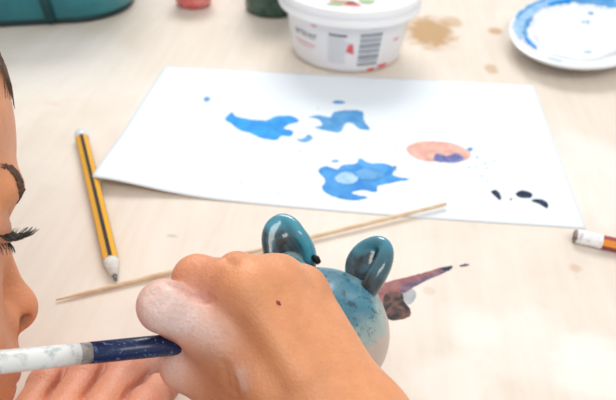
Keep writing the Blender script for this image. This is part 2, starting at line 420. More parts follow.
wrap('barcode', bars, M_grey, 'grey horizontal barcode bars', z_add=.0003)
a0, a1 = ang(329), ang(346)
wrap('heading_line', strip(a0, a1, .0335, .0350), M_black, 'short dark heading line', z_add=.0003)
tl = []
for k in range(9):
    zz = .031 - k * .0026; tl += strip(a0 - 1, a1 + (0 if k % 3 else -2), zz, zz + .0008)
wrap('small_print', tl, M_faint, 'rows of faint small print', z_add=.0003)
def patch(u, z, da, dz): # blotchy round motif on the wall
    a = ang(u); return [[(a + da * math.cos(t) * (1 + .3 * math.sin(3 * t)), z + dz * math.sin(t) * (1 + .25 * math.cos(2 * t))) for t in np.linspace(0, 2 * math.pi, 14, endpoint=False)]]
wrap('red_motif', [[(ang(348), .0285), (ang(354), .0180), (ang(346), .0205)], [(ang(349), .026), (ang(352), .0285), (ang(354), .019)]], M_red, 'red pointed mark beside the barcode', z_add=.00035)
wrap('red_motif', patch(315, .0385, 3.0, .0012), M_pink, z_add=.00035)
wrap('red_motif', patch(386, .0045, 6, .0022) + patch(374, .0035, 4, .0016) , M_red, 'red motif at the foot of the tub', z_add=.00045)
wrap('red_motif', patch(394, .026, 4, .0016), M_pink, z_add=.00035)
wrap('dark_mark', strip(ang(369), ang(376), .0405, .0415), M_grey, z_add=.00035)
def text_wrap(s, u0, z, size, m, name, label):
    c = bpy.data.curves.new('t', 'FONT'); c.body = s; c.size = size; c.resolution_u = 2
    ob = bpy.data.objects.new('t', c); S.collection.objects.link(ob); bpy.context.view_layer.update()
    me = bpy.data.meshes.new_from_object(ob); bpy.data.objects.remove(ob); a = math.radians(ang(u0))
    bm = bmesh.new(); bm.from_mesh(me); bmesh.ops.triangulate(bm, faces=bm.faces)
    for v_ in bm.verts:
        rr = tub_r(z + v_.co.y) + .0004; t = a + v_.co.x / rr; zz = z + v_.co.y
        v_.co = (tc0[0] + rr * math.cos(t), tc0[1] + rr * math.sin(t), zz)
    bm.to_mesh(me); bm.free(); me.materials.append(m)
    o = bpy.data.objects.new(name, me); link(o, tub); o['label'] = label
text_wrap('artner', 297, .0265, .0100, M_grey, 'lettering', 'grey lettering on the tub wall')
wrap('small_print', strip(ang(297), ang(316), .0205, .0214) + strip(ang(299), ang(314), .018, .0187), M_pink, 'faint pink line of print', z_add=.0003)
# picture on the lid: scattered salad leaves and berries
zl = HT + .0093
def lid_patch(x, y, rx, ry, m, name, label=None):
    vs = [(tc0[0] + x + rx * math.cos(t) * (1 + .25 * math.sin(3 * t + x * 900)), tc0[1] + y + ry * math.sin(t) * (1 + .2 * math.cos(2 * t)), zl) for t in np.linspace(0, 2 * math.pi, 18, endpoint=False)]
    vs2 = [(a, b, c + .0003) for a, b, c in vs]
    MB().add(vs + vs2, [tuple(range(18, 36))] + [(k, (k + 1) % 18, 18 + (k + 1) % 18, 18 + k) for k in range(18)]).build(name, m, lid, label=label, smooth=False)
lid_patch(-.010, -.036, .006, .004, M_green, 'printed_leaf', 'green leaf of the picture on the lid'); lid_patch(.003, -.034, .006, .0045, M_red, 'printed_berry', 'red berry of the picture on the lid')
lid_patch(-.003, -.030, .010, .005, mat('lid_brown_print', (.45, .30, .18), .5), 'printed_crust'); lid_patch(.014, -.026, .006, .006, M_green, 'printed_leaf'); lid_patch(-.016, -.022, .007, .005, M_red, 'printed_berry')

# ------------------------------------------------------------------ dish with white and blue paint
dc = np.array([.1985, .2545, 0.]); dr = .067
dish = empty('paint_dish', dc, 'white china saucer with wet white paint and blue streaks, at the right edge', 'dish')
MB().lathe(dc, [(.0001, .001), (.034, .001), (.036, 0), (.040, 0), (.042, .0015), (dr - .010, .0065), (dr - .001, .0135), (dr, .0148), (dr - .001, .0158), (dr - .006, .0150), (dr - .016, .0110), (dr - .026, .0082), (.0001, .0078)], 96, closed=False).build('saucer', M_dish, dish)
pp = []
N = 60
for k in range(N):
    t = 2 * math.pi * k / N; rr = .047 + .0025 * math.sin(3 * t + 1) + .0015 * math.sin(7 * t); pp.append((rr, t))
vs = []; fs = []
rings = [(1, .0092), (.985, .0116), (.90, .0128), (.6, .0136), (.3, .0132), (.02, .0135)]
for kk, z in rings:
    for rr, t in pp: vs.append((dc[0] + rr * kk * math.cos(t), dc[1] + rr * kk * math.sin(t), z + .0006 * math.sin(9 * t + kk * 20) * (kk < .95)))
for i in range(len(rings) - 1):
    for k in range(N): fs.append((i * N + k, i * N + (k + 1) % N, (i + 1) * N + (k + 1) % N, (i + 1) * N + k))
fs.append(tuple((len(rings) - 1) * N + k for k in range(N)))
mesh_obj('white_paint', vs, fs, M_wpaint, dish, label='pool of wet white paint')
def dish_z(rr):
    return float(np.interp(rr, [0, dr - .026, dr - .016, dr - .006, dr - .001], [.0078, .0082, .0110, .0150, .0158]))
def smear(a0, a1, r0, r1, m, seed, label=None, zz=None, parent=dish):
    rg = np.random.default_rng(seed); n = max(4, int(abs(a1 - a0) / 2.2)); vs = []; fs = []; W = 5
    for i in range(n + 1):
        t = math.radians(a0 + (a1 - a0) * i / n); e = min(1, 4 * min(i, n - i) / n + .25) ; mid = (r0 + r1) / 2
        lo = mid - (mid - r0) * e + rg.normal(0, .0008); hi = mid + (r1 - mid) * e + rg.normal(0, .0008)
        for j in range(W + 1):
            rr = lo + (hi - lo) * j / W; z = (dish_z(rr) if zz is None else zz) + .00025 + .0004 * math.sin(math.pi * j / W)
            vs.append((dc[0] + rr * math.cos(t), dc[1] + rr * math.sin(t), z))
    for i in range(n):
        for j in range(W): a = i * (W + 1) + j; fs.append((a, a + 1, a + W + 2, a + W + 1))
    mesh_obj('blue_streak', vs, fs, m, parent, label=label)
smear(100, 200, .0535, .0630, M_bl4, 1, 'broad pale blue wash on the rim'); smear(118, 168, .0590, .0645, M_bl2, 2); smear(96, 128, .0525, .0600, M_bl1, 3)
smear(150, 212, .0500, .0540, M_bl2, 4); smear(192, 216, .0485, .0550, M_bl1, 5, 'bright blue streak low on the left of the rim'); smear(45, 100, .0500, .0610, M_bl2, 6); smear(60, 92, .0560, .0625, M_bl1, 11)
smear(236, 248, .0590, .0610, M_bl4, 7)
smear(60, 110, .009, .012, M_bl4, 8, zz=.0136); smear(245, 275, .038, .0405, M_bl4, 9, zz=.0126); smear(70, 82, .026, .029, M_bl2, 10, zz=.0136)

E0 = T(509, 37, .014); ecen = np.array([E0[0] + .0734, E0[1] + .0363]); ea = math.radians(60)
for ch in dish.children:           # the saucer is a slightly oval one
    for v_ in ch.data.vertices:
        x, y = v_.co.x - dc[0], v_.co.y - dc[1]
        a = (x * math.cos(ea) + y * math.sin(ea)) * .100 / dr; b = (-x * math.sin(ea) + y * math.cos(ea)) * .062 / dr
        v_.co.x = ecen[0] + a * math.cos(ea) - b * math.sin(ea); v_.co.y = ecen[1] + a * math.sin(ea) + b * math.cos(ea)
dish.location = (ecen[0], ecen[1], 0)
for ch in dish.children: ch.matrix_parent_inverse = dish.matrix_basis.inverted()

# ------------------------------------------------------------------ teal container, dark jar, red pot at the back
def rrect(cx, cy, hx, hy, r, n=10):
    out = []
    for sx, sy, b in ((1, 1, 0), (-1, 1, 90), (-1, -1, 180), (1, -1, 270)):
        for k in range(n + 1):
            t = math.radians(b + 90 * k / n); out.append((cx + sx * (hx - r) + r * math.cos(t), cy + sy * (hy - r) + r * math.sin(t)))
    return out
def loft(mb, rings):
    N = len(rings[0][0]); vs = []; fs = []
    for pts, z in rings: vs += [(x, y, z) for x, y in pts]
    for i in range(len(rings) - 1):
        for k in range(N): fs.append((i * N + k, i * N + (k + 1) % N, (i + 1) * N + (k + 1) % N, (i + 1) * N + k))
    fs.append(tuple(range(N))[::-1]); fs.append(tuple((len(rings) - 1) * N + k for k in range(N))); return mb.add(vs, fs)
tcx, tcy = 0, 0
teal = empty('storage_basin', (-.357, .279, 0), 'large teal plastic basin with rounded corners, at the back left', 'basin')
def tr(off, z): 
    R_ = .055 + off; pts = rrect(0, 0, .140 + off, .080 + off, R_)
    a = math.radians(19); return ([(-.357 + x * math.cos(a) - y * math.sin(a), .279 + x * math.sin(a) + y * math.cos(a)) for x, y in pts], z)
loft(MB(), [tr(-.006, 0), tr(-.001, .001), tr(0, .004), tr(-.001, .0058)]).build('foot_band', M_tdk, teal, label='dark band along the foot')
loft(MB(), [tr(-.001, .0056), tr(.001, .007), tr(.007, .05), tr(.011, .085), tr(.015, .088), tr(.015, .092), tr(.009, .092), tr(.006, .084), tr(-.004, .012)]).build('basin_body', M_teal, teal)
MB().tube([(-.268, .2235, .006), (-.2700, .2170, .05), (-.2712, .2130, .084)], [.0045, .0045, .0045], 12).build('moulded_rib', mat('dark_teal_rib', (.008, .075, .09), .4), teal, label='darker upright rib on the basin wall')  # upright rib coloured darker than the basin wall
jc = np.array([-.080, .3015, 0])
jar = empty('paint_jar', jc, 'dark green jar standing behind the white tub, mostly out of frame', 'jar')
MB().lathe(jc, [(.0001, 0), (.023, 0), (.0262, .002), (.0270, .006), (.0270, .055), (.023, .062), (.015, .066), (.015, .07), (.0001, .07)], 48, closed=False).build('jar_body', M_jar, jar)
MB().lathe(jc, [(.0001, .066), (.0165, .066), (.017, .068), (.017, .080), (.016, .082), (.0001, .082)], 48, closed=False).build('jar_lid', M_jarc, jar, label='smoky grey screw lid')
rc = np.array([-.1575, .2995, 0])
rp = empty('paint_pot', rc, 'small round red paint pot at the back edge, right of the teal basin', 'paint pot')
MB().lathe(rc, [(.0001, 0), (.014, 0), (.0165, .002), (.0178, .007), (.0178, .020), (.0001, .020)], 48, closed=False).build('pot_body', M_rpot, rp)
MB().lathe(rc, [(.0001, .0195), (.0190, .0195), (.0195, .021), (.0195, .026), (.0185, .0275), (.0001, .0275)], 48, closed=False).build('pot_lid', M_rlid, rp, label='paler pink lid')

# ------------------------------------------------------------------ implicit surface modeller
def smin(a, b, k):
    if k <= 0: return np.minimum(a, b)
    h = np.maximum(k - np.abs(a - b), 0) / k; return np.minimum(a, b) - h * h * k * .25
def smax(a, b, k): return -smin(-a, -b, k)
def cone(p, a, b, ra, rb):
    a = np.asarray(a); ba = np.asarray(b) - a; pa = p - a
    h = np.clip(pa @ ba / (ba @ ba), 0, 1)
    return np.linalg.norm(pa - h[:, None] * ba, axis=1) - (ra + (rb - ra) * h)
def ell(p, c, r, fr=None):
    q = p - np.asarray(c)
    if fr is not None: q = q @ fr           # columns of fr are the axes
    r = np.asarray(r, float); k0 = np.linalg.norm(q / r, axis=1); k1 = np.linalg.norm(q / (r * r), axis=1) + 1e-9
    return k0 * (k0 - 1) / k1
def nets(f, lo, hi, h):
    lo = np.array(lo, float); hi = np.array(hi, float); n = (np.ceil((hi - lo) / h / 4).astype(int)) * 4 + 1
    ax = [lo[i] + h * np.arange(n[i]) for i in range(3)]
    cax = [a[::4] for a in ax]
    C = np.stack(np.meshgrid(*cax, indexing='ij'), -1).reshape(-1, 3)
    cv = f(C).reshape([len(a) for a in cax])
    up = cv
    for i in range(3): up = np.repeat(up, 4, axis=i)
    # nearest coarse sample
    idx = [np.minimum((np.arange(n[i]) + 2) // 4, len(cax[i]) - 1) for i in range(3)]
    val = cv[np.ix_(*idx)].astype(np.float64)
    mk = np.abs(val) < h * 7
    ii = np.argwhere(mk); pts = lo + ii * h
    out = np.empty(len(pts))
    for s in range(0, len(pts), 400000): out[s:s + 400000] = f(pts[s:s + 400000])
    val[mk] = out
    sg = val < 0
    nxx, nyy, nzz = n
    cell = np.zeros((nxx - 1, nyy - 1, nzz - 1), int); corners = [(a, b, c) for a in (0, 1) for b in (0, 1) for c in (0, 1)]
    for a, b, c in corners: cell += sg[a:nxx - 1 + a, b:nyy - 1 + b, c:nzz - 1 + c]
    act = (cell > 0) & (cell < 8); ca = np.argwhere(act); vid = -np.ones(cell.shape, int); vid[act] = np.arange(len(ca))
    acc = np.zeros((len(ca), 3)); cnt = np.zeros(len(ca))
    for a in corners:
        for b in corners:
            if sum(b) - sum(a) == 1 and all(y >= x for x, y in zip(a, b)):
                va = val[ca[:, 0] + a[0], ca[:, 1] + a[1], ca[:, 2] + a[2]]; vb = val[ca[:, 0] + b[0], ca[:, 1] + b[1], ca[:, 2] + b[2]]
                x = (va < 0) != (vb < 0); t = np.where(x, va / np.where(x, va - vb, 1), 0)
                pt = np.array(a) + t[:, None] * (np.array(b) - np.array(a)); acc += pt * x[:, None]; cnt += x
    verts = lo + h * (ca + acc / cnt[:, None])
    faces = []
    for axn in range(3):
        b, c = (axn + 1) % 3, (axn + 2) % 3
        sl0 = [slice(None)] * 3; sl1 = [slice(None)] * 3; sl0[axn] = slice(0, -1); sl1[axn] = slice(1, None)
        s0 = sg[tuple(sl0)]; s1 = sg[tuple(sl1)]; e = np.argwhere(s0 != s1)
        e = e[(e[:, b] > 0) & (e[:, c] > 0) & (e[:, b] < n[b] - 1) & (e[:, c] < n[c] - 1)]
        q = []
        for db, dc_ in ((1, 1), (0, 1), (0, 0), (1, 0)):
            w_ = e.copy(); w_[:, b] -= db; w_[:, c] -= dc_; q.append(vid[w_[:, 0], w_[:, 1], w_[:, 2]])
        q = np.stack(q, 1); fl_ = ~s0[e[:, 0], e[:, 1], e[:, 2]]; q[fl_] = q[fl_][:, ::-1]; q = q[(q >= 0).all(1)]; faces.append(q)
    return verts, np.concatenate(faces)
def np_mesh(name, verts, faces, mats, parent=None, cols=None, label=None):
    me = bpy.data.meshes.new(name); me.vertices.add(len(verts)); me.vertices.foreach_set('co', verts.astype(np.float32).ravel())
    me.loops.add(faces.size); me.loops.foreach_set('vertex_index', faces.astype(np.int32).ravel())
    me.polygons.add(len(faces)); me.polygons.foreach_set('loop_start', np.arange(0, faces.size, 4, dtype=np.int32)); 
    me.update(calc_edges=True); me.validate()
    me.polygons.foreach_set('use_smooth', np.ones(len(me.polygons), bool))
    for m in (mats if isinstance(mats, (list, tuple)) else [mats]): me.materials.append(m)
    if cols is not None:
        for nm, c in cols.items():
            at = me.color_attributes.new(nm, 'FLOAT_COLOR', 'POINT'); at.data.foreach_set('color', np.c_[c, np.ones(len(c))].astype(np.float32).ravel())
    o = bpy.data.objects.new(name, me); link(o, parent)
    if label: o['label'] = label
    return o
def fold(ds, k):
    r_ = ds[0]
    for d_ in ds[1:]: r_ = smin(r_, d_, k)
    return r_

# ------------------------------------------------------------------ clay animal
pcn = T(321, 332, .0262); pr = .0288
M_clay = mat('pale_glazed_clay', (.5, .5, .5), .35, coat=.15)
tcn = nd(M_clay, 'ShaderNodeTexCoord'); sx = nd(M_clay, 'ShaderNodeSeparateXYZ'); L(M_clay, tcn.outputs['Object'], sx.inputs[0])
nzo = noise(M_clay, 120, 4, .6)
ad = nd(M_clay, 'ShaderNodeMath', operation='MULTIPLY_ADD'); L(M_clay, nzo, ad.inputs[0]); ad.inputs[1].default_value = .012; L(M_clay, sx.outputs['Z'], ad.inputs[2])
mr = nd(M_clay, 'ShaderNodeMapRange'); L(M_clay, ad.outputs[0], mr.inputs[0]); mr.inputs[1].default_value = 0; mr.inputs[2].default_value = .07
cc = ramp(M_clay, mr.outputs[0], [(0, (.42, .33, .28)), (.61, (.50, .40, .35)), (.635, (.37, .42, .40)), (.73, (.25, .38, .39)), (.785, (.06, .20, .27)), (.86, (.025, .15, .22))])
dk = ramp(M_clay, noise(M_clay, 330, 4, .7), [(.54, (0, 0, 0)), (.62, (1, 1, 1))])
bw = nd(M_clay, 'ShaderNodeRGBToBW'); L(M_clay, dk, bw.inputs[0])
top = nd(M_clay, 'ShaderNodeMapRange'); L(M_clay, sx.outputs['Z'], top.inputs[0]); top.inputs[1].default_value = .034; top.inputs[2].default_value = .05
cc = mix(M_clay, mul(M_clay, mul(M_clay, bw.outputs[0], top.outputs[0]), .75), cc, (.02, .04, .05))
L(M_clay, cc, bsdf(M_clay).inputs['Base Color']); bump(M_clay, noise(M_clay, 160, 3), .25, .0006)
M_ear = mat('blue_glaze', (.02, .2, .3), .22, coat=.8)
ec = ramp(M_ear, noise(M_ear, 90, 4, .6, dist=.5), [(.36, (.018, .028, .034)), (.55, (.022, .060, .078)), (.72, (.035, .17, .24))])
at = nd(M_ear, 'ShaderNodeAttribute'); at.attribute_name = 'glaze'
bw2 = nd(M_ear, 'ShaderNodeRGBToBW'); L(M_ear, at.outputs['Color'], bw2.inputs[0])
ec = mix(M_ear, mul(M_ear, bw2.outputs[0], .85), ec, (.06, .36, .50)); L(M_ear, ec, bsdf(M_ear).inputs['Base Color'])
bump(M_ear, noise(M_ear, 140, 2), .12, .0003)
clay = empty('clay_animal', (pcn[0], pcn[1], 0), 'round pale clay animal with two blue glazed ears, half hidden behind the painting fist', 'clay figurine')
def f_pot(p):
    b = ell(p, pcn, (pr, pr * .98, .0262))
    d1 = cone(p, pcn + np.array([.001, -.018, -.006]), pcn + np.array([.001, -.026, -.007]), .010, .0075)   # snout
    dd = smin(b, d1, .006)
    for sx_ in (-1, 1):
        dd = smin(dd, ell(p, pcn + np.array([sx_ * .014, -.014, -.021]), (.008, .009, .006)), .004)
    dd = smin(dd, cone(p, T(288, 285, .046), P(290, 262, .2930), .009, .006), .006)
    dd = smin(dd, cone(p, T(358, 315, .042), P(361, 296, .2760), .007, .005), .006)
    return smax(dd, .0005 - p[:, 2], .001)
v_, f_ = nets(f_pot, pcn - .04, pcn + .042, .0011)
np_mesh('body', v_, f_, M_clay, clay)
def ear_mesh(f, c, rim, r_=.022):
    v_, f_ = nets(f, c - r_, c + r_, .00065)
    rimd = np.min([np.linalg.norm(v_ - q_, axis=1) for q_ in rim], axis=0); g_ = np.clip(1.5 - rimd / .0032, 0, 1)
    print('ear', len(v_)); np_mesh('ear', v_, f_, M_ear, clay, cols={'glaze': np.c_[g_, g_, g_]})
def densify(path, k=5):
    out = []
    for a, b in zip(path[:-1], path[1:]):
        for t in np.arange(k) / k: out.append(a * (1 - t) + b * t)
    return out + [path[-1]]
D1 = .290
rimL = [P(u, v, d) for u, v, d in [(270, 254, D1 - .001), (268, 238, D1), (272, 226, D1 + .001), (282, 220, D1 + .002), (292, 224, D1), (299, 233, D1 - .002), (306, 243, D1 - .001), (310, 255, D1 + .001), (309, 270, D1 + .003)]]
fillL = [(P(276, 258, D1 + .003), P(280, 230, D1 + .004), .0044, .0050), (P(298, 268, D1 + .003), P(290, 238, D1 + .004), .0040, .0044)]
def spline(pts, rr, k=5):
    P_ = [pts[0]] + list(pts) + [pts[-1]]; R_ = [rr[0]] + list(rr) + [rr[-1]]; out = []; ro = []
    for i in range(1, len(P_) - 2):
        for t in np.arange(k) / k:
            w_ = [.5 * (-t + 2 * t * t - t ** 3), .5 * (2 - 5 * t * t + 3 * t ** 3), .5 * (t + 4 * t * t - 3 * t ** 3), .5 * (t ** 3 - t * t)]
            out.append(sum(w_[j] * P_[i - 1 + j] for j in range(4))); ro.append(sum(w_[j] * R_[i - 1 + j] for j in range(4)))
    return out + [pts[-1]], ro + [rr[-1]]
def rope(p, pts, rr):
    d = cone(p, pts[0], pts[1], rr[0], rr[1])
    for i in range(1, len(pts) - 1): d = np.minimum(d, cone(p, pts[i], pts[i + 1], rr[i], rr[i + 1]))
    return d
sL = spline(rimL, [.0030] * 9)
def f_el(p):
    a = rope(p, *sL)
    b = fold([cone(p, *q_) for q_ in fillL], .006)
    b = smin(b, ell(p, P(283, 244, D1 + .0045), (.0075, .0060, .0085)), .004)
    return smin(a, b, .0025)
ear_mesh(f_el, P(288, 243, D1), densify([q_ - CR[:, 2] * -.002 for q_ in rimL[2:8]]))
D2 = .272
rimR = [P(u, v, d) for u, v, d in [(352, 280, D2 + .004), (350, 270, D2 + .005), (352, 259, D2 + .005), (360, 249, D2 + .005), (371, 243, D2 + .003), (381, 243, D2 + .001), (386, 250, D2 - .001), (384, 261, D2 - .003), (378, 273, D2 - .004), (370, 287, D2 - .004), (363, 300, D2 - .002)]]
sR = spline(rimR, [.0018, .0022, .0023, .0025, .0026, .0029, .0032, .0038, .0043, .0042, .0036])
def f_er(p):
    a = rope(p, *sR)
    b = fold([cone(p, P(360, 285, D2 + .005), P(368, 256, D2 + .006), .0040, .0040), cone(p, P(357, 282, D2 + .007), P(359, 260, D2 + .007), .0036, .0036), cone(p, P(368, 272, D2 + .004), P(373, 254, D2 + .005), .0042, .0036)], .004)
    return smin(a, b, .0018)
ear_mesh(f_er, P(369, 270, D2), densify(rimR[3:9]))
MB().tube([P(313, 257, .289), P(316, 259, .287), P(319, 263, .286)], [.0012, .0018, .0012], 10).build('black_bead', M_blk, clay, label='black bead between the ears')  # small black bead set between ear and body

# ------------------------------------------------------------------ person
MSK = mat('skin', (.7, .36, .2), .46, spec=.45, sss=.12)
at = nd(MSK, 'ShaderNodeAttribute'); at.attribute_name = 'skin'
n1 = ramp(MSK, noise(MSK, 90, 5, .6), [(.35, (.93, .88, .86)), (.65, (1.05, 1.05, 1.05))])
sc = mix(MSK, 1.0, at.outputs['Color'], n1, 'MULTIPLY')
at2 = nd(MSK, 'ShaderNodeAttribute'); at2.attribute_name = 'dust_shine'
bw3 = nd(MSK, 'ShaderNodeRGBToBW'); L(MSK, at2.outputs['Color'], bw3.inputs[0])
dn = nd(MSK, 'ShaderNodeRGBToBW'); L(MSK, ramp(MSK, noise(MSK, 700, 6, .7, stretch=(1, 2.4, 1)), [(.30, (.5, .5, .5)), (.6, (1, 1, 1))]), dn.inputs[0])
sc = mix(MSK, mul(MSK, mul(MSK, bw3.outputs[0], dn.outputs[0]), .85), sc, (.78, .66, .64))
L(MSK, sc, bsdf(MSK).inputs['Base Color'])
vor = nd(MSK, 'ShaderNodeTexVoronoi'); vor.inputs['Scale'].default_value = 900; tcx_ = nd(MSK, 'ShaderNodeTexCoord'); L(MSK, tcx_.outputs['Object'], vor.inputs['Vector'])
av = nd(MSK, 'ShaderNodeMath', operation='ADD'); L(MSK, vor.outputs['Distance'], av.inputs[0]); L(MSK, noise(MSK, 260, 5, .65), av.inputs[1])
bump(MSK, av.outputs[0], .30, .0005)

SK = np.array([.73, .315, .145])
# --- right hand
W_i, W_m, W_r, W_p = P(322, 440, .212), P(341, 437, .209), P(356, 434, .211), P(368, 428, .216)
K_i, K_m, K_r, K_p = P(214, 327, .219), P(248, 288, .2175), P(277, 284, .226), P(301, 292, .236)
fing_r = [
    ([K_i, P(164, 306, .213), P(188, 330, .236), P(214, 336, .250)], [.0095, .0081, .0073, .0062]),
    ([K_m, P(197, 279, .225), P(206, 312, .246), P(222, 330, .252)], [.0098, .0079, .0072, .0062]),
    ([K_r, P(237, 273, .240), P(234, 303, .257), P(238, 323, .253)], [.0092, .0073, .0068, .0060]),
    ([K_p, P(270, 284, .250), P(258, 302, .256), P(250, 320, .252)], [.0086, .0065, .0060, .0054])]
th_r = ([P(312, 428, .224), P(245, 392, .226), P(187, 364, .232), P(200, 342, .249)], [.0140, .0122, .0092, .0075])
EL_R = np.array([.120, -.325, .012]); SH_R = np.array([-.070, -.345, .045])
WR = (W_i + W_p) / 2
TEN = [(K_m + CR[:, 2] * .0095, (W_m * .55 + K_m * .45) + CR[:, 2] * .0105), (K_r + CR[:, 2] * .0085, (W_r * .5 + K_r * .5) + CR[:, 2] * .0100), (K_i + CR[:, 2] * .0085, (W_i * .5 + K_i * .5) + CR[:, 2] * .0100)]
def raycast(f, u, v, d0=.15, d1=.33):
    ds = np.arange(d0, d1, .0003); pts = CT + (CR @ np.stack([(u - 308) / FPX * ds, (200 - v) / FPX * ds, -ds])).T
    k = np.argmax(f(pts) < 0); return pts[k], ds[k]
def carve(f, lines):
    segs = []
    for ln_, r_, sink in lines:
        pts = []
        for u, v in ln_:
            q_, d_ = raycast(f, u, v); pts.append(P(u, v, d_ + sink))
        segs += [(a, b, r_) for a, b in zip(pts[:-1], pts[1:])]
    def g(p):
        d = f(p)
        for a, b, r_ in segs: d = smax(d, -cone(p, a, b, r_, r_), .0022)
        return d
    return g
def f_hand_r(p):
    pal = fold([cone(p, W_i, K_i, .0125, .0105), cone(p, W_m, K_m, .0125, .0106), cone(p, W_r, K_r, .0125, .0100), cone(p, W_p, K_p, .0130, .0096)], .007)
    mid = (K_i + K_p + 2 * WR) / 4 - CR[:, 2] * .008
    pal = smin(pal, cone(p, mid, WR - CR[:, 2] * .004, .014, .014), .008)
    thb = fold([cone(p, th_r[0][i], th_r[0][i + 1], th_r[1][i], th_r[1][i + 1]) for i in range(3)], .003)
    web = cone(p, P(235, 365, .226), K_i * .8 + P(200, 350, .232) * .2, .0105, .0075)
    pal = smin(smin(pal, thb, .007), web, .008)
    # forearm
    fa = fold([cone(p, W_i, EL_R, .0145, .026), cone(p, W_p, EL_R, .0150, .026)], .01)
    pal = smin(pal, fa, .010)
    fs_ = []
    for pts, rr in fing_r:
        c = fold([cone(p, pts[i], pts[i + 1], rr[i], rr[i + 1]) for i in range(3)], .0022)
        fs_.append(smin(c, np.linalg.norm(p - pts[1], axis=1) - rr[1] * 1.03, .002))
    fg = fold(fs_, .0012)
    d = smin(pal, fg, .0045)
    for a, r_ in ((K_m, .0075), (K_r, .0070), (K_p, .0065), (K_i, .0060)):      # knuckles stand out under the skin
        c = a + CR[:, 2] * .0055
        d = smin(d, np.linalg.norm(p - c, axis=1) - r_, .006)
    for a, b in TEN: d = smin(d, cone(p, a, b, .0022, .0015), .007)
    # skin wrinkles over the bent index joint
    s_ = (p - P(161, 306, .213)) @ (CR @ np.array([.8, .5, 0])); g_ = np.exp(-(np.linalg.norm(p - P(163, 303, .205), axis=1) / .008) ** 2)
    return d + g_ * .00012 * np.sin(s_ * 4200)
f_hand_r = carve(f_hand_r, [([(172, 283), (182, 289), (193, 295), (206, 299)], .0011, .0002), ([(206, 299), (214, 300)], .0003, .0001), ([(219, 252), (226, 259), (234, 264)], .0007, .0001),
    ([(228, 366), (233, 380), (236, 392)], .0004, .0), ([(222, 362), (226, 376), (229, 388)], .0002, .0), ([(146, 298), (156, 291)], .0002, 0), ([(150, 304), (162, 294)], .0002, 0), ([(156, 308), (168, 299)], .0002, 0), ([(150, 294), (160, 287)], .0002, 0)])
# --- left hand, resting on the table
def Lf(u, v, z): return T(u, v, z)
lk = [(48, 384), (87, 377), (125, 374), (159, 389)]
fing_l = []
for i, (u, v) in enumerate(lk):
    rr = [.0086, .0078, .0070, .0058] if i else [.0078, .0070, .0064, .0052]
    if i < 3: pts = [Lf(u - 46, v + 74, .026), Lf(u, v, .0175), Lf(u + 20, v - 12, .0095), Lf(u + 34, v - 16, .0062)]
    else: pts = [Lf(u - 50, v + 68, .026), Lf(u - 14, v + 20, .0185), Lf(u - 2, v + 3, .0125), Lf(u + 7, v - 1, .0075)]
    fing_l.append((pts, rr))
MC = [q_[0][0] for q_ in fing_l]; LWR = np.array([-.172, -.225, .030]); EL_L = np.array([-.300, -.262, .040]); SH_L = np.array([-.335, -.335, .050])
wl = [LWR + (MC[i] - (MC[0] + MC[3]) / 2) * .55 for i in range(4)]
tl_ = [wl[3] + np.array([.012, -.006, -.008]), MC[3] + np.array([-.015, -.030, -.004]), MC[3] + np.array([.010, -.030, -.012])]
tl_[2][2] = .0095
def f_hand_l(p):
    pal = fold([cone(p, wl[i], MC[i], .0135, .0100) for i in range(4)], .007)
    thb = fold([cone(p, tl_[0], tl_[1], .012, .0095), cone(p, tl_[1], tl_[2], .0095, .0080)], .003)
    pal = smin(pal, thb, .008)
    pal = smin(pal, cone(p, LWR, EL_L, .019, .026), .012)
    fs_ = []
    for pts, rr in fing_l: fs_.append(smin(fold([cone(p, pts[i], pts[i + 1], rr[i], rr[i + 1]) for i in range(3)], .0025), np.linalg.norm(p - pts[1], axis=1) - rr[1] * 1.05, .003))
    return smin(pal, fold(fs_, .0004), .003)
LC = []
for u0, v0, u1, v1 in ((74, 366, 48, 400), (110, 364, 84, 400), (146, 372, 122, 400)):      # the valley between two fingers is where the surface lies deepest
    ln_ = []
    for t in np.linspace(0, 1, 7):
        uu = u0 + (u1 - u0) * t; vv = v0 + (v1 - v0) * t; best = max((raycast(f_hand_l, uu + o_, vv + o_ * .6)[1], -abs(o_), o_) for o_ in range(-9, 10)); ln_.append((uu + best[2], vv + best[2] * .6))
    LC.append(ln_)
f_hand_l = carve(f_hand_l, [(ln_, .0007, .0002) for ln_ in LC])
